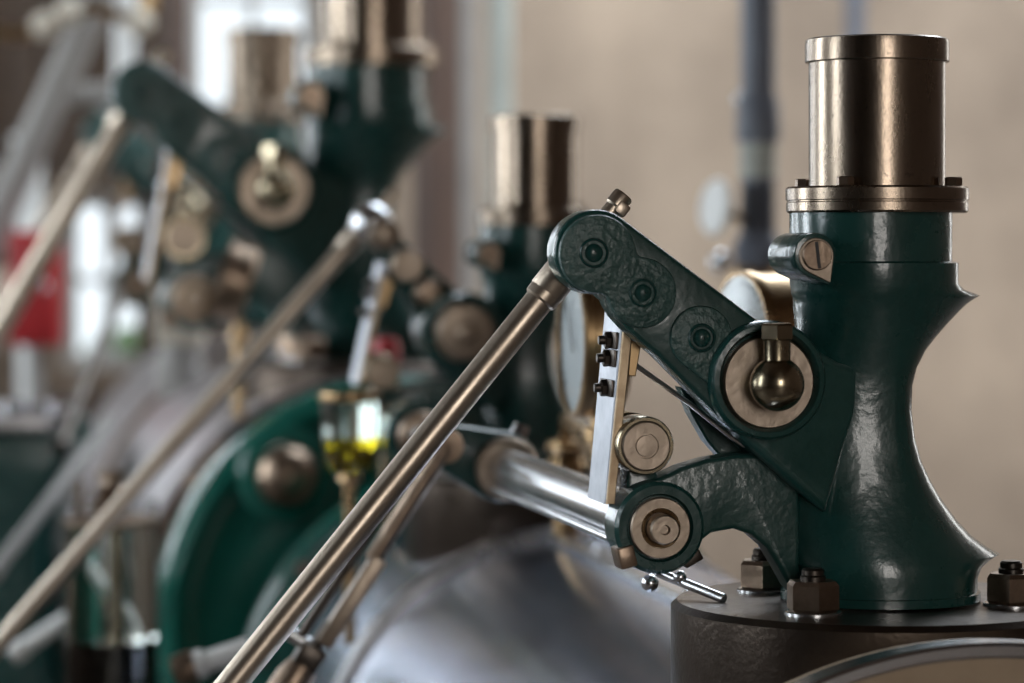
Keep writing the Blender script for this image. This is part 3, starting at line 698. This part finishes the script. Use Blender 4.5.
# ================================================================== pipes against the back wall
def vpipe(px, depth, r, zb, m, label, name='wall_pipe', parts=()):
    p = at(px, 250, depth); o = thing(name, Frame((p.x, depth, zb), 0), (0, 0, 0), label, 'pipe')
    obj('pipe', rod((0, 0, 0), (0, 0, ZC-zb), r, seg=24), m, o)
    return o
dp = 5.6
zz = lambda py: CZ+(HOR-py)/F*dp
o = vpipe(758, dp, .034, zz(236), 'pipe_blue', 'slate blue vertical pipe with coupling and small valve, left of the near dashpot')
b0 = zz(236)
obj('coupling', lathe([(.03, zz(142)-b0), (.043, zz(141)-b0), (.044, zz(135)-b0), (.042, zz(102)-b0), (.039, zz(98)-b0), (.03, zz(98)-b0)], seg=24), 'pipe_blue', o)
obj('coupling_lug', ball((-.036, -.01, zz(100)-b0), .014, 16), 'steel', o)
obj('pale_sleeve', lathe([(.03, zz(178)-b0), (.0365, zz(178)-b0), (.0365, zz(143)-b0), (.03, zz(143)-b0)], seg=24), 'pipe_grey', o)
vb = obj('valve_body', lathe([(0, -.07), (.045, -.06), (.05, -.02), (.034, .01), (.034, .1), (0, .11)], seg=24), 'pipe_blue', o)
obj('brass_union', lathe([(0, -.16), (.05, -.16), (.056, -.13), (.056, -.08), (.045, -.06), (0, -.06)], seg=24), 'brass', o)
obj('valve_stem', rod((0, 0, .02), (-.085, -.04, .055), .009, seg=12), 'brass', vb)
hw = lathe([(0, -.008), (.05, -.008), (.056, 0), (.05, .008), (0, .01)], (-.085, -.04, .055), (-.9, -.43, .1), 32); obj('hand_wheel', hw, 'white', vb)
obj('lower_bend', tube([(0, 0, -.15), (0, 0, -.3), (-.02, 0, -.4), (-.06, 0, -.46), (-.2, 0, -.5)], .028, 16), 'brass', o)
obj('drop_pipe', rod((-.2, 0, -.5), (-.2, 0, -b0), .028, seg=16), 'pipe_blue', o)
obj('bleed_screw', ball((-.075, -.03, -.05), .022, 16), 'steel', o)
vpipe(855, 9.5, .032, 0, 'pipe_blue', 'thin blue pipe on the back wall behind the near dashpot')
vpipe(500, 8.2, .036, 0, 'pipe_grey', 'pale grey vertical pipe behind the second dashpot')
vpipe(437, 9.0, .075, 0, 'pipe_brown', 'thick red-brown pipe behind the large green housing')
vpipe(466, 9.4, .035, 0, 'grey_paint', 'grey pipe between the brown pipe and the pale one')

bpy.context.view_layer.update()

# ================================================================== clutter behind the machines, at left
def ends(name, a, c, r, m, label, cat, extra=None):
    a = Vector(a); c = Vector(c)
    o = thing(name, Frame(a, 0), (0, 0, 0), label, cat)
    obj('bar', rod((0, 0, 0), c-a, r, seg=20), m, o)
    dv = (c-a).normalized()
    obj('end_collar', lathe([(0, 0), (r*1.3, 0), (r*1.3, r*1.6), (0, r*1.6)], (0, 0, 0), dv, 20), m, o)
    return o
# timber partition with door-like frame
p = thing('timber_partition', Frame((-1.95, 9.6, 0), 0), (0, 0, 0), 'dark brown timber partition in the far left corner, with a gap for the window', 'partition')
for k, (a, c, z0, z1) in enumerate(((-.9, .16, 0, 3.3), (.16, .30, 1.78, 3.3), (.30, .39, 0, 3.3), (.39, .71, 0, 1.04), (.39, .71, 1.74, 3.3), (.71, .86, 0, 3.3))):
    obj('panel', box(((a+c)/2, 0, (z0+z1)/2), (c-a-.006, .05, z1-z0), bev=.004), 'wood', p)
obj('top_rail', box((-.02, -.03, 3.3), (1.8, .08, .12), bev=.005), 'wood', p)

ends('diagonal_brace', at(-12, 240, 7.5)*2.06-at(118, -45, 7.5)*1.06+Vector((0, 0, .0)), at(118, -45, 7.5)*4.4-at(-12, 240, 7.5)*3.4, .044, 'grey_paint', 'thick grey diagonal brace in the upper left corner', 'brace')
ends('cross_rail', at(48, 96, 7.9), at(132, 94, 7.9), .034, 'grey_paint', 'pale grey horizontal rail between diagonal brace and white hanger', 'rail')
hg = at(125, 112, 8.0)
o = thing('ceiling_hanger', Frame(hg, 0), (0, 0, 0), 'white vertical hanger above the big rocker arm, upper left', 'hanger')
obj('rod', rod((0, 0, 0), (0, 0, ZC-hg.z), .032, seg=20), 'white', o)
obj('end_ball', ball((-.03, 0, 0), .04, 20), 'white', o)
vpipe(178, 8.9, .034, 0, 'pipe_brown', 'red-brown pipe left of the bright window, upper left')
pp = [Vector((X0, 7.2, at(0, 30, 7.2).z)), at(-30, 30, 7.2), at(20, 34, 7.2), at(45, 26, 7.2), at(70, 12, 7.2), at(90, 6, 7.2), at(140, 22, 7.2), at(150, 10, 7.2), Vector((at(150, 0, 7.2).x, 7.2, ZC))]
o = thing('brass_pipe_run', Frame(pp[0], 0), (0, 0, 0), 'bent brass pipe with unions along the top left edge', 'pipe')
obj('pipe', tube([q-pp[0] for q in pp], .018, 12), 'brass', o)
for k in (3, 4, 6): obj('union_glint', ball(pp[k]-pp[0], .036, 20), 'cream', o)  # cream colour stands for highlights on the brass joints
# white post and red box
wp = at(30, 140, 8.8)
o = thing('white_post', Frame((wp.x, 8.8, 0), 0), (0, 0, 0), 'white square post behind the rods at the left edge', 'post')
obj('shaft', box((0, 0, wp.z/2), (.07, .07, wp.z), bev=.005), 'white', o); obj('cap', box((0, 0, wp.z), (.1, .1, .03), bev=.005), 'white', o)
obj('foot', box((0, 0, .05), (.14, .14, .1), bev=.005), 'white', o)
rb = at(36, 345, 7.4)
o = thing('red_cabinet', Frame((rb.x, 7.4, rb.z), 0), (0, 0, 0), 'red metal cabinet on a post at the left edge', 'cabinet')
obj('body', box((0, 0, .145), (.125, .12, .29), bev=.006), 'red', o)
dd = obj('door', box((0, -.063, .145), (.11, .01, .27), bev=.003), 'red', o); obj('handle', box((.04, -.074, .15), (.01, .015, .04), bev=.003), 'steel', dd)
obj('leg', rod((0, 0, 0), (0, 0, -rb.z), .02, seg=16), 'grey_paint', o)
# dark green engine frame at the left edge
ef = at(0, 430, 6.2)
o = thing('engine_frame', Frame((ef.x, 6.2, 0), 0), (0, 0, 0), 'dark green engine frame at the left edge below the red cabinet', 'engine frame')
k_ = 6.2/F
prof = [(-.5, 0), (.16, 0), (.13, .5), (.085, .68), (.075, .85), (.10, 1.0), (.135, 1.07), (.12, 1.115), (.0, 1.12), (-.5, 1.12)]
obj('casting', prism(prof, 0, .5, .01, 2), 'green', o)
obj('top_plate', box((-.2, .2, 1.13), (.62, .5, .03), bev=.005), 'strap', o)
for x in (-.08, .02, .08): obj('nut', hexnut((x, .05, 1.145), (0, 0, 1), .026, .03), 'steel', o)
ends('slide_rod', at(-8, 575, 5.3), at(112, 420, 5.75), .013, 'grey_paint', 'grey steel rod slanting above the glass oil jar, left', 'rod')
ends('governor_rod', at(60, 448, 6.1), at(120, 295, 6.6), .014, 'dark_steel', 'dark thin rod slanting up against the bright left window', 'rod')
ends('reflecting_bar', at(12, 655, 5.05), at(156, 562, 5.05), .015, 'white', 'steel guide bar coloured white for its bright reflection, under the long blurred rod, behind the glass jar', 'bar')  # white stands for the bright reflection along a steel bar
o = ends('lever_stub', at(188, 668, 4.1), at(250, 648, 4.1), .0155, 'white', 'short steel stub coloured white for its reflection, behind the lower end of the near pull rod', 'shaft')  # white in place of bright reflecting steel
obj('rust_collar', lathe([(0, -.02), (.022, -.02), (.024, 0), (.022, .012), (0, .012)], (0, 0, 0), at(250, 648, 4.1)-at(188, 668, 4.1), 24), 'rust_steel', o)
obj('bracket', rod((.05, .01, .0), (.06, .02, -.9), .018, seg=16), 'green', o)
gauge(at(222, 278, 5.3), (-.96, -.08, .3), .075, 'blurred brass gauge below the big rocker arm, left', .17, cm='rust_steel')
rc = at(386, 356, 4.75)
o = thing('capped_oil_cup', Frame(rc, 0), (0, 0, 0), 'small oil cup with red cap beside the second housing', 'oil cup')
obj('cap', lathe([(0, .03), (.018, .028), (.024, .018), (.024, -.012), (0, -.012)], seg=24), 'red', o)
obj('cup', lathe([(0, -.012), (.021, -.012), (.021, -.05), (.01, -.06), (.01, -.3), (0, -.3)], seg=24), 'old_brass', o)
# hedge outside the left windows
def hedge(c, sx, sy, sz, label):
    b = bmesh.new()
    for k in range(170):
        x = random.uniform(-sx, sx); y = random.uniform(-sy, sy); z = random.uniform(.1, sz)
        q = bmesh.ops.create_icosphere(b, subdivisions=1, radius=random.uniform(.12, .24))
        rr = Matrix.Rotation(random.uniform(0, 6), 4, (random.random(), random.random(), 1))
        for v in q['verts']: v.co = rr @ (v.co*random.uniform(.8, 1.15)) + Vector((x, y, z))
    o = thing('hedge', Frame(c, 0), (0, 0, 0), label, 'hedge')
    obj('foliage', b, 'leaf', o, ang=10)
    st = bmesh.new()
    for x in (-sx*.6, 0, sx*.6): rod((x, 0, 0), (x, 0, sz*.6), .04, seg=8, bm=st)
    obj('stems', st, 'wood', o)
hedge((-2.2, 13.2, -.1), 1.6, .35, 1.15, 'green hedge outside, low in the far left window')
ct = at(181, 345, 6.7)
o = thing('oil_tank', Frame(ct, 0), (0, 0, 0), 'cream oil tank on a grey drum behind the big cylinder, left', 'tank')
obj('tank', box((0, 0, .06), (.11, .1, .12), bev=.008), 'cream', o)
ld = obj('lid', box((0, 0, .125), (.12, .11, .014), bev=.004), 'cream', o)
obj('lid_knob', ball((0, 0, .142), .014, 16), 'steel', ld)
obj('drum', lathe([(0, -.12), (.05, -.12), (.052, -.115), (.052, -.01), (.05, 0), (0, 0)], seg=32), 'grey_paint', o)
bpy.context.view_layer.update()
